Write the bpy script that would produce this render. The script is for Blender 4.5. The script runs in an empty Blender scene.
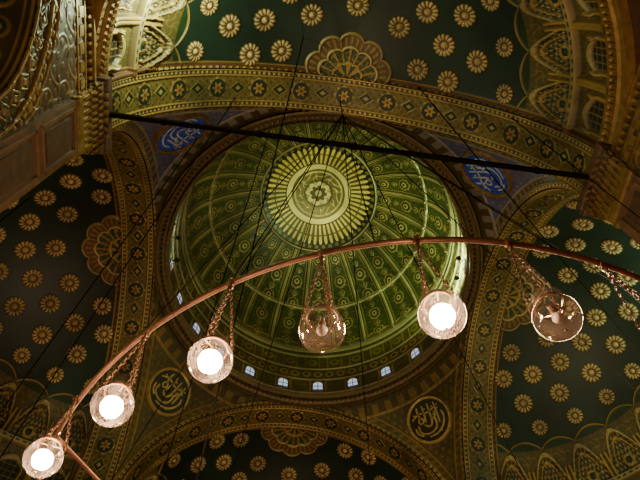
import bpy, math, numpy as np, random
from mathutils import Vector, Matrix
random.seed(3); rng=np.random.default_rng(5)
PI=math.pi
# ------------------------------------------------------------------ constants
TH=math.radians(7.0); AZ=TH+math.radians(.6)
CAM=np.array([-18.8*math.sin(TH)-.05,-18.8*math.cos(TH),1.6])
A=10.95; B=13.0; AR=10.72; Z0=28.1; RIM=Z0+A; SR=10.95; DR=10.2; DZ=45.1; HALL=24.2
def cf(x,y,h):
    c,s=math.cos(AZ),math.sin(AZ)
    return (x*c+y*s+CAM[0], -x*s+y*c+CAM[1], h+CAM[2])
# ------------------------------------------------------------------ colours
GOLD=np.array([.60,.38,.10]); PALE=np.array([.74,.57,.24]); BROWN=np.array([.12,.052,.018])
OLIVE=np.array([.155,.118,.032]); DG=np.array([.009,.028,.016]); GREEN=np.array([.026,.075,.020])
SLATE=np.array([.09,.09,.19]); DARK=np.array([.012,.011,.006]); RED=np.array([.22,.05,.02])
def ss(a,b,x):
    t=np.clip((x-a)/(b-a),0,1); return t*t*(3-2*t)
class Paint:
    def __init__(s,shape,col,metal=0.0):
        s.c=np.zeros(shape+(4,)); s.c[...,:3]=col; s.c[...,3]=metal; s.h=np.zeros(shape)
    def put(s,m,col,metal=0.0,h=None):
        m=np.clip(np.asarray(m,dtype=float),0,1)[...,None]
        cc=np.concatenate([np.broadcast_to(col,s.c.shape[:-1]+(3,)),np.full(s.c.shape[:-1]+(1,),metal)],-1)
        s.c=s.c*(1-m)+cc*m
        if h is not None: s.h=s.h+m[...,0]*h
def arab(u,v):
    f=np.sin(2*PI*u+1.5*np.sin(2*PI*v))+np.sin(2*PI*v+1.5*np.sin(2*PI*u+1.0))
    g=np.sin(4*PI*u+1.0)*np.sin(4*PI*v)
    return np.exp(-(f/.28)**2), ss(.45,.65,g)
def band(x,a,b,e=.02): return ss(a-e,a+e,x)*(1-ss(b-e,b+e,x))
def frac(x): return x-np.floor(x)
# ------------------------------------------------------------------ materials
def painted(name,rough=.5,metal=.55,noise=.35,bump=.15):
    m=bpy.data.materials.new(name); m.use_nodes=True; nt=m.node_tree; b=nt.nodes['Principled BSDF']
    at=nt.nodes.new('ShaderNodeAttribute'); at.attribute_name='Col'
    tc=nt.nodes.new('ShaderNodeTexCoord'); nz=nt.nodes.new('ShaderNodeTexNoise'); nz.inputs['Scale'].default_value=noise; nz.inputs['Detail'].default_value=8
    nt.links.new(tc.outputs['Object'],nz.inputs['Vector'])
    mr=nt.nodes.new('ShaderNodeMapRange'); mr.inputs[1].default_value=.3; mr.inputs[2].default_value=.7; mr.inputs[3].default_value=.45; mr.inputs[4].default_value=1.15
    nt.links.new(nz.outputs['Fac'],mr.inputs[0])
    mx=nt.nodes.new('ShaderNodeVectorMath'); mx.operation='SCALE'
    nt.links.new(at.outputs['Color'],mx.inputs[0]); nt.links.new(mr.outputs[0],mx.inputs['Scale'])
    nt.links.new(mx.outputs[0],b.inputs['Base Color'])
    mm=nt.nodes.new('ShaderNodeMath'); mm.operation='MULTIPLY'; mm.inputs[1].default_value=metal
    nt.links.new(at.outputs['Alpha'],mm.inputs[0]); nt.links.new(mm.outputs[0],b.inputs['Metallic'])
    b.inputs['Roughness'].default_value=rough
    n2=nt.nodes.new('ShaderNodeTexNoise'); n2.inputs['Scale'].default_value=4; n2.inputs['Detail'].default_value=6
    nt.links.new(tc.outputs['Object'],n2.inputs['Vector'])
    bp=nt.nodes.new('ShaderNodeBump'); bp.inputs['Strength'].default_value=bump; bp.inputs['Distance'].default_value=.05
    nt.links.new(n2.outputs['Fac'],bp.inputs['Height']); nt.links.new(bp.outputs[0],b.inputs['Normal'])
    return m
def plain(name,col,rough=.5,metal=0,emit=0,ecol=None,noise=3.0):
    m=bpy.data.materials.new(name); m.use_nodes=True; nt=m.node_tree; b=nt.nodes['Principled BSDF']
    nz=nt.nodes.new('ShaderNodeTexNoise'); nz.inputs['Scale'].default_value=noise; nz.inputs['Detail'].default_value=6
    tc=nt.nodes.new('ShaderNodeTexCoord'); nt.links.new(tc.outputs['Object'],nz.inputs['Vector'])
    cr=nt.nodes.new('ShaderNodeValToRGB'); cr.color_ramp.elements[0].position=.3; cr.color_ramp.elements[1].position=.7
    cr.color_ramp.elements[0].color=(*[c*.6 for c in col],1); cr.color_ramp.elements[1].color=(*[min(1,c*1.2) for c in col],1)
    nt.links.new(nz.outputs['Fac'],cr.inputs[0]); nt.links.new(cr.outputs[0],b.inputs['Base Color'])
    b.inputs['Roughness'].default_value=rough; b.inputs['Metallic'].default_value=metal
    if emit:
        b.inputs['Emission Color'].default_value=(*(ecol or col),1); b.inputs['Emission Strength'].default_value=emit
    return m
M_paint=painted('painted_plaster',.40)
M_green=painted('semi_dome_paint',.5,.5)
M_gold=plain('gilded_wood',(.32,.19,.055),.45,.5)
M_rim=plain('rim_gilding',(.13,.085,.025),.5,.3)
M_brown=plain('brown_marble',(.17,.085,.04),.55,0,noise=1.2)
M_brown2=plain('dark_wood_cornice',(.09,.042,.02),.6)
M_iron=plain('dark_iron',(.012,.010,.009),.8,0)
M_cable=plain('black_cable',(.010,.008,.007),1.0,0); M_cable.node_tree.nodes['Principled BSDF'].inputs['Specular IOR Level'].default_value=0
M_copper=plain('copper_tube',(.24,.11,.06),.45,.5)
M_chain=plain('brass_chain',(.28,.15,.08),.4,.6)
M_blue=plain('blue_enamel',(.025,.07,.50),.4)
M_dkmed=plain('dark_medallion',(.035,.03,.012),.4)
M_white=plain('white_gold_script',(.45,.48,.60),.5)
M_script=plain('gold_script',(.55,.40,.13),.4,.3)
M_bulb=plain('lit_bulb',(1,.9,.75),.4,0,240,(1,.70,.44))
M_bulboff=plain('frosted_bulb',(.7,.68,.6),.3)
M_flood=plain('flood_lens',(.8,1,.8),.3,0,60,(.75,1,.7))
M_floodb=plain('flood_lens_cyan',(.6,.9,1),.3,0,14,(.4,.8,1))
M_win=plain('window_glass',(.3,.35,.4),.2,0,.8,(.55,.72,1))
M_wall=plain('wall_plaster',(.12,.09,.045),.6,noise=.6)
M_floor=plain('carpet_floor',(.22,.03,.02),.9,noise=2)
def glass(nm,lo,hi):
    m=bpy.data.materials.new(nm); m.use_nodes=True; nt=m.node_tree; nt.nodes.clear()
    out=nt.nodes.new('ShaderNodeOutputMaterial'); tr=nt.nodes.new('ShaderNodeBsdfTransparent'); tr.inputs[0].default_value=(.97,.92,.88,1)
    gl=nt.nodes.new('ShaderNodeBsdfGlossy'); gl.inputs['Roughness'].default_value=.06; gl.inputs[0].default_value=(1,.93,.87,1)
    df=nt.nodes.new('ShaderNodeBsdfTranslucent'); df.inputs[0].default_value=(.95,.72,.60,1)
    d2=nt.nodes.new('ShaderNodeBsdfDiffuse'); d2.inputs[0].default_value=(.9,.72,.62,1)
    ad=nt.nodes.new('ShaderNodeMixShader'); ad.inputs[0].default_value=.35
    nt.links.new(df.outputs[0],ad.inputs[1]); nt.links.new(d2.outputs[0],ad.inputs[2])
    lw=nt.nodes.new('ShaderNodeLayerWeight'); lw.inputs[0].default_value=.25
    nz=nt.nodes.new('ShaderNodeTexNoise'); nz.inputs['Scale'].default_value=7; nz.inputs['Detail'].default_value=3
    tc=nt.nodes.new('ShaderNodeTexCoord'); nt.links.new(tc.outputs['Object'],nz.inputs['Vector'])
    pw=nt.nodes.new('ShaderNodeMath'); pw.operation='MULTIPLY_ADD'; pw.inputs[1].default_value=.5; pw.inputs[2].default_value=.03
    nt.links.new(lw.outputs['Facing'],pw.inputs[0])
    m1=nt.nodes.new('ShaderNodeMixShader'); nt.links.new(pw.outputs[0],m1.inputs[0]); nt.links.new(tr.outputs[0],m1.inputs[1]); nt.links.new(gl.outputs[0],m1.inputs[2])
    mul=nt.nodes.new('ShaderNodeMapRange'); mul.inputs[1].default_value=.38; mul.inputs[2].default_value=.72; mul.inputs[3].default_value=lo; mul.inputs[4].default_value=hi
    nt.links.new(nz.outputs['Fac'],mul.inputs[0])
    m2=nt.nodes.new('ShaderNodeMixShader'); nt.links.new(mul.outputs[0],m2.inputs[0]); nt.links.new(m1.outputs[0],m2.inputs[1]); nt.links.new(ad.outputs[0],m2.inputs[2])
    nt.links.new(m2.outputs[0],out.inputs[0]); return m
M_glass=glass('clear_glass',.015,.07); M_glass_lit=glass('lit_globe_glass',.006,.05)  # same glass twice; the lit globes' copy has its haze set for bulb glow
# ------------------------------------------------------------------ mesh helpers
def raw(name,V,F,mats,C=None,smooth=True,mi=None):
    V=np.ascontiguousarray(V,dtype=np.float32); F=np.ascontiguousarray(F,dtype=np.int32)
    me=bpy.data.meshes.new(name); n=len(V); nf,k=F.shape
    me.vertices.add(n); me.vertices.foreach_set('co',V.ravel())
    me.loops.add(nf*k); me.loops.foreach_set('vertex_index',F.ravel())
    me.polygons.add(nf); me.polygons.foreach_set('loop_start',np.arange(0,nf*k,k,dtype=np.int32))
    me.update(calc_edges=True)
    me.polygons.foreach_set('use_smooth',np.full(nf,smooth,dtype=bool))
    if C is not None:
        ca=me.color_attributes.new('Col','FLOAT_COLOR','POINT'); ca.data.foreach_set('color',np.ascontiguousarray(C,dtype=np.float32).ravel())
    for m in (mats if isinstance(mats,list) else [mats]): me.materials.append(m)
    if mi is not None: me.polygons.foreach_set('material_index',np.asarray(mi,dtype=np.int32))
    me.validate(); return me
def gidx(nv,nu,cu=False):
    i=np.arange(nv-1)[:,None]; j=np.arange(nu if cu else nu-1)[None,:]; j2=(j+1)%nu
    return np.stack([i*nu+j,i*nu+j2,(i+1)*nu+j2,(i+1)*nu+j],-1).reshape(-1,4)
def gmesh(name,P,C,mat,cu=False,smooth=True):
    nv,nu=P.shape[:2]; return raw(name,P.reshape(-1,3),gidx(nv,nu,cu),mat,None if C is None else C.reshape(-1,4),smooth)
def obj(name,me,parent=None,rot=0,loc=(0,0,0)):
    o=bpy.data.objects.new(name,me); bpy.context.collection.objects.link(o); o.rotation_euler=(0,0,rot); o.location=loc
    if parent: o.parent=parent
    return o
def empty(name,loc=(0,0,0),rot=0):
    o=bpy.data.objects.new(name,None); bpy.context.collection.objects.link(o); o.location=loc; o.rotation_euler=(0,0,rot); o.empty_display_size=.3; return o
def merge(parts):
    V=[];F=[];C=[];M=[];o=0
    for p in parts:
        v,f=np.asarray(p[0],float),np.asarray(p[1]); V.append(v); F.append(f+o); o+=len(v)
        C.append(p[2] if len(p)>2 and p[2] is not None else np.tile([.5,.4,.1,.5],(len(v),1)))
        M.append(np.full(len(f),p[3] if len(p)>3 else 0))
    return np.concatenate(V),np.concatenate(F),np.concatenate(C),np.concatenate(M)
BF=np.array([[0,1,3,2],[4,6,7,5],[0,4,5,1],[2,3,7,6],[0,2,6,4],[1,5,7,3]])
def box(c,s,R=None,taper=1.0):
    v=np.array([[x,y,z] for x in(-.5,.5) for y in(-.5,.5) for z in(-.5,.5)])*np.array(s)
    lo=v[:,2]<0; v[lo,:2]*=taper
    if R is not None: v=v@np.array(R).T
    return v+np.array(c),BF
def tube(pts,r,n=8,closed=False):
    pts=np.asarray(pts,float); N=len(pts); rr=np.full(N,r) if np.isscalar(r) else np.asarray(r)
    T=np.roll(pts,-1,0)-np.roll(pts,1,0)
    if not closed: T[0]=pts[1]-pts[0]; T[-1]=pts[-1]-pts[-2]
    T/=np.linalg.norm(T,axis=1)[:,None]+1e-9
    ref=np.array([0,0,1.]) if abs(T[0][2])<.9 else np.array([1.,0,0])
    V=[]
    for p,t,q in zip(pts,T,rr):
        a=np.cross(t,ref); a/=np.linalg.norm(a)+1e-9; b=np.cross(t,a)
        for k in range(n):
            w=2*PI*k/n; V.append(p+q*(a*math.cos(w)+b*math.sin(w)))
    V=np.array(V); F=[]
    for i in range(N if closed else N-1):
        i2=(i+1)%N
        for k in range(n): F.append([i*n+k,i*n+(k+1)%n,i2*n+(k+1)%n,i2*n+k])
    return V,np.array(F)
def revolve(prof,n=32,a0=0,a1=2*PI,c=(0,0)):
    prof=np.asarray(prof,float); full=abs(a1-a0-2*PI)<1e-6
    t=np.linspace(a0,a1,n,endpoint=not full)
    P=np.stack([c[0]+prof[:,0][:,None]*np.cos(t),c[1]+prof[:,0][:,None]*np.sin(t),np.broadcast_to(prof[:,1][:,None],(len(prof),n))],-1)
    return P.reshape(-1,3),gidx(len(prof),n,full)
def ball(c,r,n=8):
    a=np.linspace(-PI/2,PI/2,n//2+2); V,F=revolve(np.stack([r*np.cos(a)+1e-5,r*np.sin(a)],-1),n); return V+np.array(c),F
# ------------------------------------------------------------------ MAIN DOME
def build_dome():
    nu=1440; NP=24; nd=160; nsx=460
    zz=np.linspace(RIM,DZ,nd); al=np.linspace(PI/2,0.0005,nsx)
    r=np.concatenate([np.full(nd,DR),DR*np.sin(al)]); z=np.concatenate([zz,DZ+DR*np.cos(al)])
    alpha=np.concatenate([np.full(nd,PI/2),al]); ds=np.concatenate([[0],np.cumsum(np.hypot(np.diff(r),np.diff(z)))])
    phi=np.linspace(0,2*PI,nu,endpoint=False)
    Rr,PH=np.meshgrid(r,phi,indexing='ij'); Zz=np.meshgrid(z,phi,indexing='ij')[0]; AL=np.degrees(np.meshgrid(alpha,phi,indexing='ij')[0]); S=np.meshgrid(ds,phi,indexing='ij')[0]
    p=frac(PH*NP/(2*PI))-.5; W=2*PI*Rr/NP; px=p*W
    pt=Paint(Rr.shape,GREEN*.5)
    DRUM=DZ-RIM
    shell=S>DRUM+1e-6
    L=(S-DRUM)
    l,g=arab(np.abs(px)/.9,S/.9)
    pt.put(shell*l*.7,OLIVE*1.1,.3); pt.put(shell*g*.4,GOLD*.4,.5,.02)
    for off,big in ((0,1),(1.1,0)):
        ly=((L-.9-off+1.1)%2.2)-1.1
        rr=np.hypot(px,ly*.8); Rm=np.minimum(.27*W,.55)*(1 if big else .5)
        th=np.arctan2(ly,px); Rm=Rm*(.85+.15*np.abs(np.cos(th*4)))
        pt.put(shell*(rr<Rm),GOLD*.6,.6,.05); pt.put(shell*(rr<Rm*.75),GREEN*.35); pt.put(shell*(rr<Rm*.45),PALE*.6,.5,.03); pt.put(shell*(rr<Rm*.2),DARK)
    rd=(.5-np.abs(p))*W
    pt.put(shell*band(rd,.24,.30,.02),GOLD*.6,.5,.03)
    pt.put(shell*(1-ss(.08,.13,rd)),PALE*.85,.6,.16)
    pt.put(shell*(1-ss(.02,.045,rd)),DARK)
    for a0 in (88,62):
        pt.put(band(AL,a0-1.0,a0+.8,.2)*shell,PALE*.6,.6,.12); pt.put(band(AL,a0-.3,a0+.1,.1)*shell,DARK)
    sc=np.abs(np.sin(PH*NP))*1.0
    pt.put(shell*(L<.35+.6*sc),OLIVE*.7); pt.put(shell*band(L-.35-.6*sc,-.08,.05,.03),GOLD*.8,.6,.04)
    rm=DR*np.radians(AL); k=1.06; rm=rm/k
    ros=rm<5.25
    pt.put(ros,DARK*1.0)
    pt.h=np.where(ros,0,pt.h)
    pt.put(band(rm,5.02,5.18,.04),PALE*.5,.6,.15)
    pt.put(band(rm,4.62,4.9,.03)*(np.sin(PH*48)>0),OLIVE*1.2,.2)
    nr_=54
    pet=4.40+.16*np.cos(PH*nr_)
    pt.put(rm<pet,np.array([.80,.58,.15]),.35,.05)
    ray=np.cos(PH*nr_)
    pt.put((rm<pet)*(rm>2.85)*ss(-.15,.35,-ray),OLIVE*.55,0,-.08)
    pt.put(band(rm,3.72,3.84,.03),OLIVE*.7)
    pt.put(band(rm,2.72,2.86,.02),DARK*2)
    pt.put(rm<2.74,np.array([.92,.72,.26]),.2)
    pt.put(band(rm,2.20,2.30,.02),DARK*2.5)
    pt.put(rm<2.22,OLIVE*1.3,.2)
    l2,g2=arab(PH*8/(2*PI),rm/1.1)
    pt.put((rm<2.1)*l2*.9,PALE*1.1,.3,.03); pt.put(band(rm,1.95,2.08,.02),PALE); pt.put(band(rm,1.12,1.24,.03),DARK*3)
    st=.78+.32*np.abs(np.cos(PH*4)); pt.put(rm<st,PALE*1.1,.3); pt.put(rm<st*.68,OLIVE*.5); pt.put(rm<.28,PALE)
    D=~shell
    dz=Zz-RIM
    pt.put(D,OLIVE*.42)
    l3,g3=arab(PH*NP*2/(2*PI),dz/1.0); pt.put(D*l3*.6,GOLD*.4,.4)
    for (a_,b_) in ((1.95,2.07),(3.3,3.42),(5.0,5.2),(5.7,6.1)): pt.put(D*band(dz,a_,b_,.03),PALE*.6,.6,.12)
    fr=frac(PH*NP*3/(2*PI))-.5
    pt.put(D*band(dz,2.15,3.25,.02)*(np.hypot(fr*.89,(dz-2.7)*.9)<.33),GOLD*.6,.5,.05); pt.put(D*(np.hypot(fr*.89,(dz-2.7)*.9)<.16),DARK)
    fr2=frac(PH*NP*1.5/(2*PI))-.5
    pt.put(D*band(dz,3.6,4.9,.02)*band(np.abs(fr2)*1.8,.5,.62,.02),GOLD*.6,.5,.05)
    pt.put(D*band(dz,3.6,4.9,.02)*(np.hypot(fr2*1.8,dz-4.25)<.42),GOLD*.5,.5,.05); pt.put(D*(np.hypot(fr2*1.8,dz-4.25)<.2),GREEN)
    wf=frac(PH*NP/(2*PI))-.5
    pt.put(D*band(dz,.3,1.8,.02)*band(np.abs(wf)*2.68,.5,.66,.02),GOLD*.7,.5,.06)
    pt.put(D*(dz<.3),PALE*.5,.5)
    rad=Rr-pt.h*np.sin(np.radians(AL)); zc=Zz-pt.h*np.cos(np.radians(AL))*shell
    P=np.stack([rad*np.cos(PH),rad*np.sin(PH),zc],-1)
    root=empty('central_dome')
    obj('dome_shell',gmesh('dome_shell',P,pt.c,M_paint,True),root)
    prof=[(A+.02,RIM-.3),(A-.1,RIM-.3),(A-.15,RIM-.1),(A-.35,RIM),(A-.4,RIM+.2),(A-.55,RIM+.25),(DR-.12,RIM+.4),(DR-.12,RIM+.48),(DR+.02,RIM+.52)]
    V,F=revolve(prof,240)
    parts=[(V,F)]
    for q in range(192):
        t=2*PI*q/192; R=[[math.cos(t),-math.sin(t),0],[math.sin(t),math.cos(t),0],[0,0,1]]
        parts.append(box(((A-.38)*math.cos(t),(A-.38)*math.sin(t),RIM+.0),(.24,.15,.24),R,.6))
    V,F,_,_=merge(parts); obj('rim_cornice',raw('rim_cornice',V,F,M_rim,smooth=False),root)
    parts=[];fr=[]
    for q in range(24):
        t=2*PI*(q+.5)/24; er=np.array([math.cos(t),math.sin(t),0]); et=np.array([-math.sin(t),math.cos(t),0]); ez=np.array([0,0,1.])
        c=er*(DR-.06)+ez*(RIM+.72)
        ang=np.linspace(0,PI,9); outl=[(-.36,0)]+[(-.36*math.cos(a),.62+.36*math.sin(a)) for a in ang]+[(.36,0)]
        top=np.array([c+et*x+ez*y for x,y in outl]); bot=np.array([c+et*x for x,y in outl])
        n=len(outl); parts.append((np.concatenate([bot,top]),np.array([[i,i+1,n+i+1,n+i] for i in range(n-1)])))
        loop=[c-er*.05+et*x*1.12+ez*(y*1.05-.03) for x,y in outl]; fr.append(tube(loop,.06,6,True))
        fr.append(tube([c-er*.03,c-er*.03+ez*.98],.03,5)); fr.append(tube([c-er*.03+et*.36+ez*.45,c-er*.03-et*.36+ez*.45],.03,5))
    V,F,_,_=merge(parts); obj('windows',raw('drum_windows',V,F,M_win,smooth=False),root)
    V,F,_,_=merge(fr); obj('window_frames',raw('drum_window_frames',V,F,M_gold),root)
build_dome()
# ------------------------------------------------------------------ PENDENTIVES
def pend_mesh(name,bg,ink,accent):
    nu=420; nv=300
    ph=np.linspace(0,PI/2,nu); t=np.linspace(0,1,nv)
    T,PH=np.meshgrid(t,ph,indexing='ij')
    rb=A/np.maximum(np.cos(PH),np.sin(PH)); r=A+(rb-A)*T
    x=r*np.cos(PH); y=r*np.sin(PH); z=Z0+np.sqrt(np.maximum(2*A*A-r*r,0))
    pt=Paint(T.shape,bg)
    s=np.abs(x-y)
    l,g=arab(s/1.5,z/1.5); pt.put(l*.7,ink*.6,.3); pt.put(g*.6,ink*.8,.4,.02)
    l,g=arab(s/.7+.3,z/.7); pt.put(l*.35,accent)
    d=np.minimum(A-x,A-y)
    pt.put(d<.42,OLIVE*.6); pt.put(band(d,.34,.44,.02),ink,.5,.05); pt.put(band(d,.04,.12,.02),ink,.5,.05)
    pt.put((d<.34)*(d>.12)*(np.sin(z*14)>0.2),ink*.7,.3)
    e=RIM-z
    pt.put(e<1.0,OLIVE*.5); pt.put(band(e,.9,1.05,.03),ink,.5,.05); pt.put((e<.9)*(e>.4)*(np.sin(PH*72)>0),ink*.8,.4,.03)
    nrm=np.stack([x,y,z-Z0],-1)/(math.sqrt(2)*A)
    P=np.stack([x,y,z],-1)-nrm*pt.h[...,None]
    return gmesh(name,P,pt.c,M_paint)
pm_blue=pend_mesh('pendentive_blue',SLATE,np.array([.32,.27,.22]),np.array([.10,.12,.36]))
pm_gold=pend_mesh('pendentive_gold',OLIVE*.55,GOLD*.5,GREEN)
def ribbon(ctrl,w,nsub=10):
    c=np.array(ctrl,float); pts=[]
    for i in range(len(c)-1):
        p0=c[max(i-1,0)];p1=c[i];p2=c[i+1];p3=c[min(i+2,len(c)-1)]
        for k in range(nsub):
            t=k/nsub; pts.append(.5*((2*p1)+(-p0+p2)*t+(2*p0-5*p1+4*p2-p3)*t*t+(-p0+3*p1-3*p2+p3)*t**3))
    pts.append(c[-1]); pts=np.array(pts); T=np.gradient(pts,axis=0); T/=np.linalg.norm(T,axis=1)[:,None]+1e-9; N=np.stack([-T[:,1],T[:,0]],-1)
    u=np.linspace(0,1,len(pts)); ww=w*(.35+.65*np.sin(PI*np.clip(u*.9+.05,0,1))**.5)*(1+.35*np.abs(T[:,1]))
    a=pts+N*ww[:,None]*.5; b=pts-N*ww[:,None]*.5; n=len(pts)
    V=np.concatenate([np.c_[a,np.full(n,.03)],np.c_[b,np.full(n,.03)],np.c_[a,np.zeros(n)],np.c_[b,np.zeros(n)]])
    F=[]
    for i in range(n-1): F+= [[i,i+1,n+i+1,n+i],[i,i+1,2*n+i+1,2*n+i],[n+i,n+i+1,3*n+i+1,3*n+i]]
    return V,np.array(F)
STR=[[(-.62,-.05),(-.6,-.42),(-.2,-.62),(.2,-.5),(.32,-.15),(.15,.02)],[(.56,.66),(.52,.1),(.46,-.38)],[(.24,.74),(.18,.2),(.1,-.2),(-.12,-.32),(-.3,-.12)],
 [(-.06,.76),(-.12,.2),(-.2,-.08)],[(-.8,.3),(-.4,.46),(.1,.34),(.72,.48)],[(-.52,.1),(-.38,.26),(-.25,.06),(-.42,-.04),(-.52,.1)],[(.74,.12),(.76,-.22),(.5,-.6),(.1,-.78),(-.3,-.76)],
 [(-.34,.78),(-.4,.5),(-.36,.2)],[(-.8,-.1),(-.76,-.4),(-.55,-.6)],[(.3,.1),(.42,.22),(.36,.02),(.22,-.02)]]
def roundel_mesh(name,mats,R,sw):
    V,F=revolve([(1e-4,.0),(.5*R,.0),(.93*R,.0),(.94*R,.09),(.98*R,.13),(1.03*R,.11),(1.06*R,.0),(1.08*R,-.12)],64); mi=[0]*(64*2)+[1]*(64*5)
    vv=[V];ff=[F];mm=[np.array(mi)];o=len(V)
    for k in range(48):
        t=2*PI*k/48; v,f=ball((1.0*R*math.cos(t),1.0*R*math.sin(t),.14),.05*R,6); vv.append(v);ff.append(f+o);mm.append(np.full(len(f),1));o+=len(v)
    for st in STR:
        v,f=ribbon(st,sw); v=v*np.array([R*.93,R*.93,1])+np.array([0,0,.02]); vv.append(v);ff.append(f+o);mm.append(np.full(len(f),2));o+=len(v)
    for dx,dy in [(-.15,-.25),(0,-.3),(.62,.3),(-.62,.5),(.02,.55),(.36,-.75),(-.6,-.2),(.4,.5)]:
        v,f=box((dx*R*.93,dy*R*.93,.035),(.07*R,.07*R,.04),[[.7,-.7,0],[.7,.7,0],[0,0,1]]); vv.append(v);ff.append(f+o);mm.append(np.full(len(f),2));o+=len(v)
    return raw(name,np.concatenate(vv),np.concatenate(ff),mats,smooth=False,mi=np.concatenate(mm))
rm_blue=roundel_mesh('roundel_blue',[M_blue,M_gold,M_white],1.65,.06); rm_gold=roundel_mesh('roundel_gold',[M_dkmed,M_script,M_script],1.55,.075)
for k,(pm,rmm) in enumerate([(pm_gold,rm_gold),(pm_gold,rm_gold),(pm_blue,rm_blue),(pm_blue,rm_blue)]):
    o=obj('pendentive',pm,None,k*PI/2)
    hz=(35.0 if k<2 else (35.1 if k==2 else 35.4))+1.6; q=math.sqrt((2*A*A-(hz-Z0)**2)/2); an=k*PI/2+PI/4
    pos=Vector((q*math.sqrt(2)*math.cos(an),q*math.sqrt(2)*math.sin(an),hz)); n=(Vector((0,0,Z0))-pos).normalized()
    up=(Vector((0,0,1))-n*n.z).normalized(); rt=up.cross(n)
    M=Matrix((rt,up,n)).transposed().to_4x4(); M.translation=pos+n*.16
    ro=obj('calligraphy_roundel',rmm); ro.matrix_world=M
# ------------------------------------------------------------------ ARCHES
def arch_meshes():
    nu=1500; nv=90
    t=np.linspace(0,PI,nu); w=np.linspace(0,1,nv); W,T=np.meshgrid(w,t,indexing='ij'); S=AR*T; wid=B-A; y=W*wid
    pt=Paint(T.shape,OLIVE*1.0)
    l,g=arab(S/1.0,np.abs(y-wid/2)/1.0); pt.put(l*.6,GOLD*.5,.4); pt.put(g*.6,GREEN*.6)
    per=AR*PI/13; sm=((S)%per)-per/2; yy=y-wid/2
    r=np.hypot(sm,yy); th=np.arctan2(yy,sm)
    pt.put(r<.62*(.9+.1*np.cos(th*8)),GOLD*.65,.5,.04); pt.put(r<.50,np.array([.022,.035,.02])); pt.put(r<.34*(.75+.25*np.cos(th*6)),GOLD*.7,.5,.04); pt.put(r<.10,RED)
    sm2=((S+per/2)%per)-per/2; dd=np.abs(sm2)*.9+np.abs(yy)*1.2
    pt.put(dd<.45,GREEN*.5); pt.put(band(dd,.38,.46,.02),GOLD*.6,.5,.03); pt.put(dd<.16,PALE*.5)
    e=np.minimum(y,wid-y)
    pt.put(e<.33,OLIVE*.5); pt.put(band(e,.27,.36,.02),GOLD*.8,.5,.06); pt.put(e<.07,GOLD*.75,.5,.05)
    bd=np.hypot(((S)%.3)-.15,e-.17); pt.put(bd<.08,PALE*.6,.5,.05)
    rr=AR-pt.h; P=np.stack([rr*np.cos(T),-(A+y),Z0+rr*np.sin(T)],-1)
    sof=gmesh('soffit',P,pt.c,M_paint)
    def face(yp,r0,r1,sgn,name,nv=24):
        q=np.linspace(0,1,nv); Q,T=np.meshgrid(q,t,indexing='ij'); D=(r1-r0); d=Q*D; S=AR*T
        pt=Paint(T.shape,DARK*1.5)
        bd=np.hypot((S%.42)-.21,(d-D*.5)); pt.put(bd<.13,PALE*.75,.5,.08); pt.put(bd<.05,BROWN)
        pt.put(d<.05,GOLD*.8,.6,.06); pt.put(d>D-.05,GOLD*.7,.6,.06)
        R=r0+d; P=np.stack([R*np.cos(T),np.full_like(T,yp)+sgn*pt.h,Z0+R*np.sin(T)],-1)
        return gmesh(name,P,pt.c,M_paint)
    return sof,face(-A,AR,A+.02,1,'archivolt'),face(-B,AR,SR+.02,-1,'outer_archivolt',12)
sof,af,ab=arch_meshes()
for k in range(4):
    e=empty('great_arch',rot=k*PI/2)
    obj('soffit',sof,e); obj('archivolt',af,e); obj('outer_archivolt',ab,e)
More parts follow.
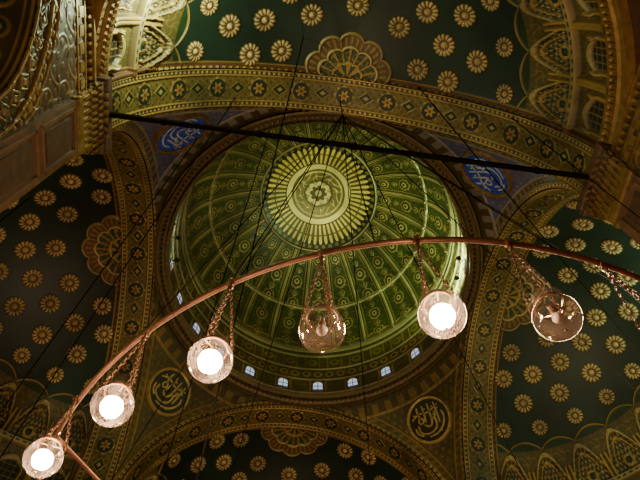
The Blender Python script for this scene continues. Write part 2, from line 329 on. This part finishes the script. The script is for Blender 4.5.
# ------------------------------------------------------------------ SEMI DOMES
LIM=57
def semidome():
    nu=900; nv=460
    be=np.linspace(0,PI,nu); al=np.linspace(0.001,PI/2,nv); AL,BE=np.meshgrid(al,be,indexing='ij'); a=np.degrees(AL)
    pt=Paint(AL.shape,DG)
    arc=SR*AL
    l,g=arab(BE*14/PI,arc/1.9); pt.put(l*.35,GREEN*.3)
    orn=a>LIM
    pt.put(orn,BROWN*.9)
    N=13; p=frac(BE*N/PI)-.5; wN=SR*np.sin(AL)*PI/N; px=p*wN
    cres=LIM-3.2*np.abs(np.cos(BE*N))**.7
    pt.put((a>cres)*(a<=LIM+.6),GREEN*.5); pt.put(band(a-cres,-.1,.5,.12)*(a<LIM+1),GOLD*.6,.6,.08)
    T1=16.
    q=(a-LIM)/T1
    ins=(np.abs(p)<.40)*(q>.12+.55*(np.abs(p)/.40)**2)*(q<.98)
    pt.put(orn*(q<1),OLIVE*.6); l,g=arab(p*3,q*3); pt.put(orn*(q<1)*l*.7,GOLD*.5,.5)
    pt.put(orn*ins,np.array([.03,.03,.012]))
    l,g=arab(p*5,q*2.4); pt.put(orn*ins*l,GOLD*.5,.5,.08); pt.put(orn*ins*g,PALE*.5,.5,.05)
    edge=np.abs(q-(.12+.55*(p/.40)**2)); pt.put(orn*(np.abs(p)<.42)*(edge<.05)*(q<1),PALE*.6,.6,.2)
    e2=np.abs(q-(.30+.8*(p/.40)**2)); pt.put(orn*(np.abs(p)<.3)*(e2<.035)*(q<1),GOLD*.7,.6,.14)
    pt.put(orn*band(np.abs(p),.41,.47,.01)*(q>.45)*(q<1),GOLD*.7,.6,.25)
    rc=np.hypot(px,(q-.80)*2.6); pt.put(orn*ins*(rc<.36),GOLD*.6,.6,.1); pt.put(orn*ins*(rc<.2),DG)
    c0=LIM+T1
    pt.put(band(a,c0,c0+2,.15),PALE*.5,.6,.35); pt.put(band(a,c0+.7,c0+1.3,.1)*(np.sin(BE*N*12)>0),DARK)
    q2=(a-c0-2)/(90-c0-2); low=q2>0
    N2=N; p2=frac(BE*N2/PI)-.5
    pt.put(low,OLIVE*.55); l,g=arab(p2*4,q2*2.5); pt.put(low*l*.8,GOLD*.45,.5)
    win=(np.abs(p2)<.26)*(q2>.30+2.7*p2**2)*(q2<.9); pt.put(low*win,DARK*1.3)
    pt.put(low*win*(np.abs(np.sin(p2*26))<.22),GOLD*.45,.5,.03); pt.put(low*win*(np.abs(np.sin(q2*22))<.2),GOLD*.45,.5,.03)
    pt.put(low*band(np.abs(p2),.27,.32,.01)*(q2<.9)*(q2>.3),GOLD*.8,.6,.2); pt.put(low*(np.abs(q2-(.27+2.7*p2**2))<.05)*(np.abs(p2)<.33),PALE*.6,.6,.2)
    pt.put(low*band(np.abs(p2),.43,.5,.01),GOLD*.6,.6,.3); pt.put(low*(q2>.9),GOLD*.5,.6,.1)
    sd=np.abs(SR*np.sin(AL)*np.sin(BE)); pt.put(sd<.35,BROWN*1.2); pt.put(band(sd,.28,.38,.02),GOLD*.5,.5,.04)
    R=SR-pt.h
    P=np.stack([R*np.sin(AL)*np.cos(BE),-B-R*np.sin(AL)*np.sin(BE),Z0+R*np.cos(AL)],-1)
    return gmesh('semi_dome_shell',P,pt.c,M_green)
sdm=semidome()
def onsphere(a,b,lift):
    a=math.radians(a);b=math.radians(b); n=np.array([math.sin(a)*math.cos(b),-math.sin(a)*math.sin(b),math.cos(a)])
    e1=np.array([math.cos(a)*math.cos(b),-math.cos(a)*math.sin(b),-math.sin(a)]); e2=np.cross(n,e1)
    return np.array([0,-B,Z0])+n*(SR-lift),n,e1,e2
def rosettes():
    nr,nt=18,84
    rr=np.linspace(0.001,1,nr); th=np.linspace(0,2*PI,nt,endpoint=False); R,T=np.meshgrid(rr,th,indexing='ij')
    pet=np.abs(np.cos(T*7)); out=.88+.12*pet
    x=R*out*np.cos(T); y=R*out*np.sin(T)
    h=.10*np.sin(PI*np.clip((R-.35)/.65,0,1))*(.5+.5*pet)+.14*(R<.28)*np.cos(R/.28*PI/2)+.03
    h=np.where(R>.98,-.04,h)
    pt=Paint(R.shape,PALE*.78,.4); pt.put((R>.40)*(pet<.5),BROWN*1.3,.2); pt.put(band(R,.28,.46,.03),BROWN); pt.put(R<.26,PALE*.9,.5); pt.put(R>.9,GOLD*.3,.5)
    F=gidx(nr,nt,True); parts=[]
    rows=[(22.0,[16,53,90,127,164]),(31.3,[8+20.5*i for i in range(9)]),(40.5,[18+20.5*i for i in range(8)]),(49.5,[6+16.8*i for i in range(11)])]
    for a,bs in rows:
        for b in bs:
            c,n,e1,e2=onsphere(a,b,.03); s=.68 if a<48 else .57
            V=c+s*(x[...,None]*e1+y[...,None]*e2)-n*(h[...,None]*s/.6)
            parts.append((V.reshape(-1,3),F,pt.c.reshape(-1,4)))
    V,F,C,_=merge(parts); return raw('rosettes',V,F,M_green,C)
rsm=rosettes()
def medallion():
    nr,nt=70,360
    rr=np.linspace(.001,1,nr); be=np.linspace(0,PI,nt); R,T=np.meshgrid(rr,be,indexing='ij')
    lob=np.abs(np.sin(T*5.0))**.6; out=2.30+.40*lob
    rad=R*out; pt=Paint(R.shape,BROWN*1.3,.2)
    h=np.full(R.shape,.08)
    pt.put(R>.93,PALE*.6,.6,.12); pt.put(band(R,.72,.90,.02)*(np.cos(T*40)>.1),OLIVE*1.6,.3,.04)
    pt.put(R<.70,GREEN*.8,.2); pt.put(band(R,.64,.70,.01),PALE*.8,.6,.12)
    pt.put((R<.64)*ss(.1,.6,np.cos(T*20))*(R>.35),GOLD*.5,.6,.06); l,g=arab(T*6/PI,R*3.3); pt.put((R<.64)*l*.6,PALE*.5,.5)
    pt.put(R<.35,DG*2); pt.put(band(R,.30,.36,.01),GOLD*.7,.6,.08); pt.put((R<.30)*(np.cos(T*8)>0),GOLD*.6,.5,.05)
    hh=pt.h+h; hh=np.where(R>.985,-.05,hh)
    a=rad/SR; rs=SR-hh
    P=np.stack([rs*np.sin(a)*np.cos(T),-B-rs*np.sin(a)*np.sin(T),Z0+rs*np.cos(a)],-1)
    return gmesh('crown_medallion',P,pt.c,M_green)
mdm=medallion()
def base_cornice():
    c=(0,-B); prof=[(SR+.3,Z0-1.0),(SR-.05,Z0-1.0),(SR-.08,Z0-.6),(SR-.2,Z0-.5),(SR-.25,Z0-.15),(SR-.35,Z0-.1),(SR-.35,Z0+.12),(SR+.02,Z0+.2)]
    V,F=revolve(prof,120,PI,2*PI,c); parts=[(V,F)]
    for k in range(120):
        t=PI+PI*(k+.5)/120; R=[[math.cos(t),-math.sin(t),0],[math.sin(t),math.cos(t),0],[0,0,1]]
        parts.append(box((c[0]+(SR-.3)*math.cos(t),c[1]+(SR-.3)*math.sin(t),Z0-.32),(.2,.14,.34),R,.5))
    V,F,_,_=merge(parts); return raw('base_cornice',V,F,M_gold,smooth=False)
bcm=base_cornice()
def corner_slab():
    n=160; t=np.linspace(0,PI,n); X=10.96; Y=HALL-B
    inn=np.stack([SR*np.cos(t),-B-SR*np.sin(t)],-1)
    sc=np.minimum(X/np.maximum(np.abs(np.cos(t)),1e-6),Y/np.maximum(np.sin(t),1e-6)); out=np.stack([sc*np.cos(t),-B-sc*np.sin(t)],-1)
    V=np.concatenate([np.c_[inn,np.full(n,Z0-.98)],np.c_[out,np.full(n,Z0-.98)]]); return raw('corner_soffit',V,gidx(2,n),M_brown2,smooth=False)
csm=corner_slab()
def ruled_wall(xp,name,flip):
    cy=-18.4; r=4.3; zs=18.4; n=500; m=200
    ta=np.linspace(0,PI,n)
    y=cy+r*np.cos(ta); z=zs+r*np.sin(ta)
    y0,y1,zt=-B,-HALL,Z0-.9
    dy,dz=np.cos(ta),np.sin(ta)
    sy=np.where(dy>0,(y0-cy)/np.maximum(dy,1e-6),(y1-cy)/np.minimum(dy,-1e-6)); sz=(zt-zs)/np.maximum(dz,1e-6)
    s=np.minimum(np.abs(sy),sz); oy=cy+s*dy; oz=zs+s*dz
    q=np.linspace(0,1,m)[:,None]
    Y=y+(oy-y)*q; Z=z+(oz-z)*q
    d=np.hypot(Y-cy,Z-zs)-r; S=np.broadcast_to(r*ta,Y.shape)
    pt=Paint(Y.shape,BROWN*.8)
    l,g=arab(Y/1.6,Z/1.6); pt.put(l*.9,GOLD*.55,.3,.04); pt.put(g*.6,OLIVE*1.2,0,.03)
    pt.put(d<1.15,OLIVE*.5); pt.put(band(d,.02,.14,.02),GOLD*.8,.4,.08); pt.put(band(d,1.02,1.16,.02),GOLD*.8,.4,.1)
    dd=np.abs(((S)%.7)-.35)+np.abs(d-.58); pt.put((d<1.0)*band(dd,.24,.32,.02),GOLD*.6,.4,.05); pt.put((d<1.0)*(dd<.13),PALE*.5,.4,.05)
    pt.put(band(d,1.3,1.48,.02)*(np.sin(S*20)>0),GOLD*.7,.4,.06); pt.put(band(d,1.62,1.72,.02),GOLD*.7,.4,.06)
    P=np.stack([np.full_like(Y,xp)-flip*pt.h,Y,Z],-1); return gmesh(name,P,pt.c,M_green)
def side_wall_objs():
    cy=-18.4; r=4.3; zs=18.4
    res=[]
    for sx in (-1,1):
        res.append(('wall_face',ruled_wall(sx*(A-.02),'bay_wall_face',sx))); res.append(('wall_rear_face',ruled_wall(sx*B,'bay_wall_rear',-sx)))
        n=400; m=60; ta=np.linspace(0,PI,n); w=np.linspace(0,1,m); W,T=np.meshgrid(w,ta,indexing='ij'); S=r*T; y=W*(B-A); e=np.minimum(y,B-A-y)
        pt=Paint(T.shape,OLIVE*.5); rr=np.hypot((S%1.1)-.55,y-(B-A)/2); pt.put(rr<.42,GOLD*.5,.5,.03); pt.put(rr<.3,DG*2); pt.put(rr<.16,GOLD*.7)
        pt.put(band(e,.05,.15,.02),GOLD*.7,.5,.04); pt.put(band(e,.3,.38,.02),GOLD*.6,.5,.04)
        R=r-pt.h; res.append(('wall_arch_soffit',gmesh('bay_arch_soffit',np.stack([sx*(A+y),cy+R*np.cos(T),zs+R*np.sin(T)],-1),pt.c,M_paint)))
        parts=[box((sx*(A+B)/2,(-B+cy+r)/2,zs/2),(B-A-.06,abs(-B-(cy+r)),zs)),box((sx*(A+B)/2,(cy-r-HALL)/2,zs/2),(B-A-.06,abs(cy-r+HALL),zs))]
        for zz,ex in ((zs-.25,.3),(zs-.6,.18),(zs-.9,.08)):
            parts.append(box((sx*(A+B)/2,(-B+cy+r)/2-.0,zz),(B-A+ex,abs(-B-(cy+r))+ex,.3))); parts.append(box((sx*(A+B)/2,(cy-r-HALL)/2,zz),(B-A+ex,abs(cy-r+HALL)+ex,.3)))
        V,F,_,_=merge(parts); res.append(('jambs',raw('bay_jambs',V,F,M_brown,smooth=False)))
        # stepped frieze with dentils along the wall head
        parts=[]; my=(-B-HALL)/2; ln=HALL-B
        for zz,pr,hh in ((Z0-1.15,.26,.2),(Z0-1.75,.10,.12),(Z0-2.5,.08,.12)): parts.append(box((sx*(A-pr/2),my,zz),(pr,ln-.02,hh)))
        for j in range(34): parts.append(box((sx*(A-.1),-B-.2-j*.33,Z0-1.42),(.2,.16,.26),None,.6))
        for j in range(17): parts.append(box((sx*(A-.05),-B-.4-j*.66,Z0-2.12),(.1,.40,.42)))
        V,F,_,_=merge(parts); res.append(('frieze',raw('bay_frieze',V,F,M_gold,smooth=False)))
    return res
sw=side_wall_objs()
for k in range(4):
    e=empty('semi_dome',rot=k*PI/2)
    for n,m in (('shell',sdm),('rosettes',rsm),('crown_medallion',mdm),('base_cornice',bcm),('corner_soffit',csm)): obj(n,m,e)
    e=empty('wall_bay_arch',rot=k*PI/2)
    for n,m in sw: obj(n,m,e)
# ------------------------------------------------------------------ PIERS
def Lpoly(d): return np.array([(AR-d,A-d),(A-d,A-d),(A-d,AR-d),(B+d,AR-d),(B+d,B+d),(AR-d,B+d)])
def pier():
    layers=[(0,.5),(1.0,.5),(1.2,.25),(1.5,0.0),(Z0-3.2,0.0),(Z0-3.1,.08),(Z0-2.8,.08),(Z0-2.7,.04),(Z0-1.9,.06),(Z0-1.5,.18),(Z0-1.3,.32),(Z0-.95,.36),(Z0-.9,.46),(Z0-.55,.5),(Z0-.5,.2),(Z0-.02,.0)]
    V=[]
    for z,d in layers: V+= [(x,y,z) for x,y in Lpoly(d)]
    F=gidx(len(layers),6,True); mi=[]
    for i in range(len(layers)-1):
        z=layers[i][0]; mi+=[0 if z<Z0-3.3 else (1 if z<Z0-1.5 else 2)]*6
    allp=[(np.array(V),F,None)]; mats=[np.array(mi)]
    def add(v,f,m): allp.append((v,f,None)); mats.append(np.full(len(f),m))
    P0=Lpoly(0)
    tests={0:(0,-1),1:(-1,0),2:(0,-1),3:(1,0),4:(0,1),5:(-1,0)}
    for i in range(6):
        a=P0[i]; b=P0[(i+1)%6]; L=np.linalg.norm(b-a); t=(b-a)/L; nrm=np.array(tests[i],float); mid=(a+b)/2
        R=[[t[0],nrm[0],0],[t[1],nrm[1],0],[0,0,1]]
        for row,(z,d,h) in enumerate([(Z0-2.25,.08,.55),(Z0-1.75,.17,.5),(Z0-1.4,.3,.3)]):
            n=max(2,int((L+2*d)/.26))
            for k in range(n):
                s=(k+.5)/n*(L+2*d)-d; c=a+t*s+nrm*(d-.02)
                add(*box((c[0],c[1],z),(.15,.16,h),R,.35),1)
        n=max(2,int(L/.3))
        for k in range(n):
            c=a+t*((k+.5)/n*L)+nrm*.4; add(*box((c[0],c[1],Z0-1.02),(.13,.14,.16),R),1)
        if L>1.5:
            z=2.0
            while z<Z0-4:
                h=min(4.4,Z0-3.6-z)
                for dx,w,zz,hh in ((-L/2+.25,.12,z+h/2,h),(L/2-.25,.12,z+h/2,h)):
                    c=mid+t*dx+nrm*.03; add(*box((c[0],c[1],zz),(w,.1,hh),R),0)
                for zz in (z,z+h):
                    c=mid+nrm*.03; add(*box((c[0],c[1],zz),(L-.4,.1,.12),R),0)
                c=mid+nrm*.02; add(*box((c[0],c[1],z+h/2),(L-1.0,.08,h-.6),R),2)
                z+=4.9
    V,F,_,_=merge([(p[0],p[1]) for p in allp]); return raw('pier',V,F,[M_brown,M_gold,M_brown2],smooth=False,mi=np.concatenate(mats))
prm=pier()
for k in range(4): obj('corner_pier',prm,None,k*PI/2)
# ------------------------------------------------------------------ CORNER BAYS + SHELL
def corner_ceiling():
    n=260; g=np.linspace(B-.02,HALL,n); X,Y=np.meshgrid(g,g,indexing='ij'); c=(B+HALL)/2; r=np.hypot(X-c,Y-c); th=np.arctan2(Y-c,X-c); R=5.2
    z=24.0+np.where(r<R,np.sqrt(np.maximum(R*R-r*r,0))*.6+.3,0)
    pt=Paint(X.shape,OLIVE*.8); l,gg=arab(X/1.2,Y/1.2); pt.put((r>R)*l*.7,GOLD*.4,.4)
    pt.put(r<R,GREEN*.8); pt.put((r<R)*(np.cos(th*16)>.6),GOLD*.5,.5); pt.put(band(r,R-.3,R,.02),GOLD*.7,.6); pt.put(r<1.3,GOLD*.6,.5); pt.put(r<.9,DG*2)
    return gmesh('corner_ceiling',np.stack([X,Y,z],-1),pt.c,M_paint)
ccm=corner_ceiling()
for k in range(4): obj('ceiling',ccm,None,k*PI/2)
def wallm(w,h,nm):
    parts=[]; mi=[]
    v,f=box((0,.25,h/2),(w,.5,h)); parts.append((v,f)); mi+=[0]*len(f)
    for x in (-18.6,-6,0,6,18.6):
        ang=np.linspace(0,PI,13)
        ol=[(-1.2,0)]+[(-1.2*math.cos(a),3+1.2*math.sin(a)) for a in ang]+[(1.2,0)]
        t=np.array([(x+p,-.05,8+q) for p,q in ol]); b=np.array([(x+p,-.05,8) for p,q in ol]); n=len(ol)
        parts.append((np.concatenate([b,t]),np.array([[i,i+1,n+i+1,n+i] for i in range(n-1)]))); mi+=[1]*(n-1)
        v,f=tube([(x+p*1.08,-.1,8+q*1.02) for p,q in ol],.14,6,True); parts.append((v,f)); mi+=[2]*len(f)
    V,F,_,_=merge(parts); return raw(nm,V,F,[M_wall,M_dkmed,M_gold],smooth=False,mi=mi)
wm=wallm(2*HALL+1,30,'outer_wall')
for nm,k in (('wall_north',0),('wall_west',1),('wall_south',2),('wall_east',3)):
    t=k*PI/2; obj(nm,wm,None,t,(-HALL*math.sin(t),HALL*math.cos(t),0))
v,f=box((0,0,-.25),(2*HALL+1,2*HALL+1,.5)); obj('floor',raw('floor',v,f,M_floor,smooth=False))
# ------------------------------------------------------------------ TIE BEAM
ty=-(A+B)/2; tz=Z0-.7; parts=[box((0,ty,tz),(2*AR+.1,.18,.26))]
for s in (-1,1): parts.append(box((s*(AR-.1),ty,tz),(.3,.5,.6)))
for x in np.arange(-8,8.1,4): parts.append(box((x,ty,tz),(.18,.24,.3)))
V,F,_,_=merge(parts); obj('tie_beam',raw('tie_beam',V,F,M_cable,smooth=False))
# ------------------------------------------------------------------ CHANDELIER
K=1.41; HR=3.9*K; cc=(.85*K,5.1*K); RR=3.4*K
ring=[cf(cc[0]+RR*math.cos(t),cc[1]+RR*math.sin(t),HR) for t in np.linspace(0,2*PI,200,endpoint=False)]
chand=empty('ring_chandelier')
V,F=tube(ring,.030,10,True); obj('hoop',raw('hoop',V,F,M_copper),chand)
def rp(deg,h=HR): t=math.radians(deg); return cf(cc[0]+RR*math.cos(t),cc[1]+RR*math.sin(t),h)
parts=[tube([rp(210),rp(90)],.024,8),tube([rp(330),rp(90)],.024,8)]
V,F,_,_=merge(parts); obj('cross_braces',raw('cross_braces',V,F,M_copper),chand)
def ceil_h(w):
    x,y=w[0],w[1]
    if -B<=y<=-A: return Z0+math.sqrt(AR*AR-x*x)
    if y<-B: return Z0+math.sqrt(max(SR*SR-x*x-(y+B)**2,0))
    r=math.hypot(x,y)
    if r>A: return Z0+math.sqrt(max(2*A*A-r*r,0))
    return DZ+math.sqrt(max(DR*DR-r*r,0))
def cable(p0,p1,f=1.0):
    p0=np.array(p0,float);p1=np.array(p1,float); n=12; t=np.linspace(0,1,n)[:,None]; P=p0+(p1-p0)*t
    return tube(P,np.clip(.00105*P[:,2],.009,.032)*f,6)
hubh=33; parts=[]
for a_ in (140,178,216,244,262,284,318,352,40,90): parts.append(cable(rp(a_),cf(*cc,hubh),.8))
v,f=ball(cf(*cc,hubh),.07,10); parts.append((v,f))
topw=cf(*cc,0); parts.append(cable(cf(*cc,hubh),(topw[0],topw[1],ceil_h(topw))))
V,F,_,_=merge(parts); obj('stay_cables',raw('stay_cables',V,F,M_cable),chand)
def link(c,ax,up,L=.05,r=.0055,w=.015):
    c=np.array(c);ax=np.array(ax);up=np.array(up)
    pts=[c+ax*w*math.cos(t)+up*L*.5*math.sin(t) for t in np.linspace(0,2*PI,10,endpoint=False)]
    return tube(pts,r,4,True)
def chain(p0,p1,step=.055):
    p0=np.array(p0,float);p1=np.array(p1,float);d=p1-p0;L=np.linalg.norm(d);d/=L;n=max(2,int(L/step))
    a=np.cross(d,[.3,1,.2]);a/=np.linalg.norm(a);b=np.cross(d,a)
    return [link(p0+d*(i+.5)/n*L,a if i%2 else b,d,L/n*1.35) for i in range(n)]
gr=.183
gprof=[(.004,-gr*1.02),(.03,-gr*1.0)]+[(gr*math.cos(a),gr*math.sin(a)) for a in np.linspace(-1.35,1.0,26)]+[(.099,.165),(.105,.195),(.135,.23),(.14,.238)]
V,F=revolve(gprof,40); globe_me=raw('glass_globe',V,F,M_glass); globe_lit=raw('glass_globe_lit',V,F,M_glass_lit)
V,F=revolve([(.112,.145),(.122,.145),(.128,.165),(.122,.185),(.112,.185),(.112,.145)],36)
parts=[(V,F)]
for k in range(3):
    t=2*PI*k/3+.4; parts.append(tube([(.12*math.cos(t),.12*math.sin(t),.165),(.15*math.cos(t),.15*math.sin(t),.18),(.15*math.cos(t),.15*math.sin(t),.22)],.007,5))
parts.append(tube([(-.12,0,.17),(.12,0,.17)],.006,5)); V2,F2=revolve([(.001,.03),(.028,.03),(.03,.09),(.022,.13),(.022,.17),(.001,.17)],16); parts.append((V2,F2))
v,f=ball((0,0,-gr*1.03),.012,8); parts.append((v,f))
V,F,_,_=merge(parts); collar_me=raw('collar',V,F,M_chain)
def bulbm(nm,mat,s=1):
    V,F=revolve([(.001,-.10*s),(.04*s,-.094*s),(.075*s,-.065*s),(.088*s,-.02*s),(.080*s,.02*s),(.05*s,.05*s),(.028,.07),(.024,.10)],24); return raw(nm,V,F,mat)
b_on=bulbm('bulb_lit',M_bulb,1.1); b_off=bulbm('bulb_unlit',M_bulboff,.5)
def lamp(x,y,h,on,parent=None,rot=0,name='hanging_glass_lamp'):
    w=cf(x,y,h)
    if parent is None: e=empty(name,w,rot)
    else:
        e=empty('lamp_mount',w,rot); e.parent=parent
    obj('glass_globe',globe_lit if on else globe_me,e); obj('metal_collar',collar_me,e); obj('bulb',b_on if on else b_off,e)
    H=HR-h; parts=[]
    for k in range(3):
        t=2*PI*k/3+.4; parts+=chain((.15*math.cos(t),.15*math.sin(t),.22),(0,0,H-.12))
    v,f=revolve([(.001,H-.16),(.02,H-.14),(.03,H-.11),(.012,H-.08),(.012,H-.03),(.04,H-.02),(.04,H+.03),(.001,H+.04)],12); parts.append((v,f))
    V,F,_,_=merge(parts); obj('chains',raw('lamp_chains',V,F,M_chain),e)
    return e
LP=[(1.28,1.726,2.91,0),(.655,1.706,2.90,1),(.01,1.805,2.91,0),(-.62,2.03,2.95,1),(-1.27,2.45,3.08,1),(-1.88,3.05,3.28,1),(1.95,1.885,2.95,0)]
for i,(x,y,h,on) in enumerate(LP): lamp(x*K,y*K,h*K,on,rot=i*1.3)
for a in range(0,24):
    t=math.radians(-58+11.2*a)
    if t>math.radians(205): break
    lamp(cc[0]+RR*math.cos(t),cc[1]+RR*math.sin(t),2.95*K,0,chand,a)
# ------------------------------------------------------------------ other suspension cables
def pix(u,v,h):
    e=math.radians(66.5); a=(u-320)/622; b=(240-v)/622; z=math.sin(e)+b*math.cos(e); y=math.cos(e)-b*math.sin(e)
    return (a/z*h,y/z*h)
for (u,v,h,lo) in [(238,95,36.5,4.2),(303,40,36,4.2),(190,150,34,4.2),(60,175,30,4.2),(500,110,35,4.2),(270,130,45,4.2),(420,90,36,4.2)]:
    x,y=pix(u,v,h); w=cf(x,y,0); zt=ceil_h(w)
    V,F=cable((w[0],w[1],lo+.1),(w[0],w[1],zt)); v2,f2=ball((w[0],w[1],lo),.05,10); V,F,_,_=merge([(V,F),(v2,f2)])
    obj('suspension_cable',raw('suspension_cable',V,F,M_cable))
# ------------------------------------------------------------------ floodlights
def flood(p,aim,mat,en,col,name='floodlight',s=1.0):
    p=Vector(p); d=(Vector(aim)-p).normalized(); q=d.to_track_quat('Z','Y').to_matrix().to_4x4(); q.translation=p
    e=empty(name); e.matrix_world=q
    V,F=revolve([(.001,-.18*s),(.10*s,-.16*s),(.16*s,0),(.18*s,.02*s),(.16*s,.03*s)],16); obj('housing',raw('flood_housing',V,F,M_iron),e)
    V,F=revolve([(.001,.02*s),(.155*s,.0)],16); obj('lens',raw('flood_lens',V,F,mat),e)
    v,f=box((0,-.2*s,-.08*s),(.05*s,.3*s,.05*s)); obj('bracket',raw('flood_bracket',v,f,M_iron,smooth=False),e)
    if en:
        l=bpy.data.lights.new('flood_lamp','SPOT'); l.energy=en; l.color=col; l.spot_size=2.6; l.spot_blend=.8; l.shadow_soft_size=.15
        o=bpy.data.objects.new('lamp',l); bpy.context.collection.objects.link(o); o.parent=e; o.location=(0,0,.25); o.rotation_euler=(PI,0,0)
def rimp(deg,r=9.6,z=RIM+.8):
    t=math.radians(deg); return (r*math.cos(t),r*math.sin(t),z)
for d,en in ((-12,1500),(-3,2600),(6,2000)): flood(rimp(d),rimp(d+3,DR+.3,RIM+5),M_flood,en,(.62,1,.5),s=1.0)
for d in (176,186): flood(rimp(d),rimp(d,DR,RIM+6),M_floodb,60,(.5,.9,1))
# ------------------------------------------------------------------ lights
def pl(name,loc,en,col,r=.5):
    l=bpy.data.lights.new(name,'POINT'); l.energy=en; l.color=col; l.shadow_soft_size=r; o=bpy.data.objects.new(name,l); bpy.context.collection.objects.link(o); o.location=loc
def sp(name,loc,aim,en,col,size,blend=.6,r=.5):
    l=bpy.data.lights.new(name,'SPOT'); l.energy=en; l.color=col; l.shadow_soft_size=r; l.spot_size=size; l.spot_blend=blend
    o=bpy.data.objects.new(name,l); bpy.context.collection.objects.link(o); o.location=loc; o.rotation_euler=(Vector(aim)-Vector(loc)).to_track_quat('-Z','Y').to_euler()
pl('nave_light',(1,3,9),6600,(1,.72,.42),1.2)
pl('south_bay_light',(1.5,-14,10),2200,(1,.72,.42),.8)
pl('west_bay_light',(-15,2,12),350,(1,.65,.38),.8)
pl('southwest_corner_fill',(-18,-18,10),500,(1,.8,.4),.6)  # unseen fill added to bring up the corner arch bands
pl('east_bay_light',(16,2,24),400,(.85,1,.45),.6)
pl('east_gallery_light',(19.5,-3,33),500,(.65,1,.6),.3)
sp('dome_uplight',(0,0,30),(0,0,55),4600,(1,.98,.34),.68,1.0)
sp('dome_wash',(3.5,2,38),(3,3,55),1900,(.62,1,.24),2.3,1.0)
pl('rim_flood_boost',rimp(-3,9.2,RIM+2.6),90,(.7,1,.6),.15)  # extra point light added to brighten the dome wall beside the floodlights
pl('gallery_light',(-8.3,-16.4,30.6),1900,(.80,1,.60),.2)
w=bpy.data.worlds.new('World'); bpy.context.scene.world=w; w.use_nodes=True; w.node_tree.nodes['Background'].inputs[0].default_value=(.01,.012,.01,1); w.node_tree.nodes['Background'].inputs[1].default_value=.3
# ------------------------------------------------------------------ camera
cd=bpy.data.cameras.new('camera'); cam=bpy.data.objects.new('camera',cd); bpy.context.collection.objects.link(cam)
cd.sensor_width=36; cd.lens=622/640*36; cd.clip_end=300
cam.location=CAM
e=math.radians(66.4)
cam.rotation_euler=(PI/2+e,0,-AZ)
bpy.context.scene.camera=cam
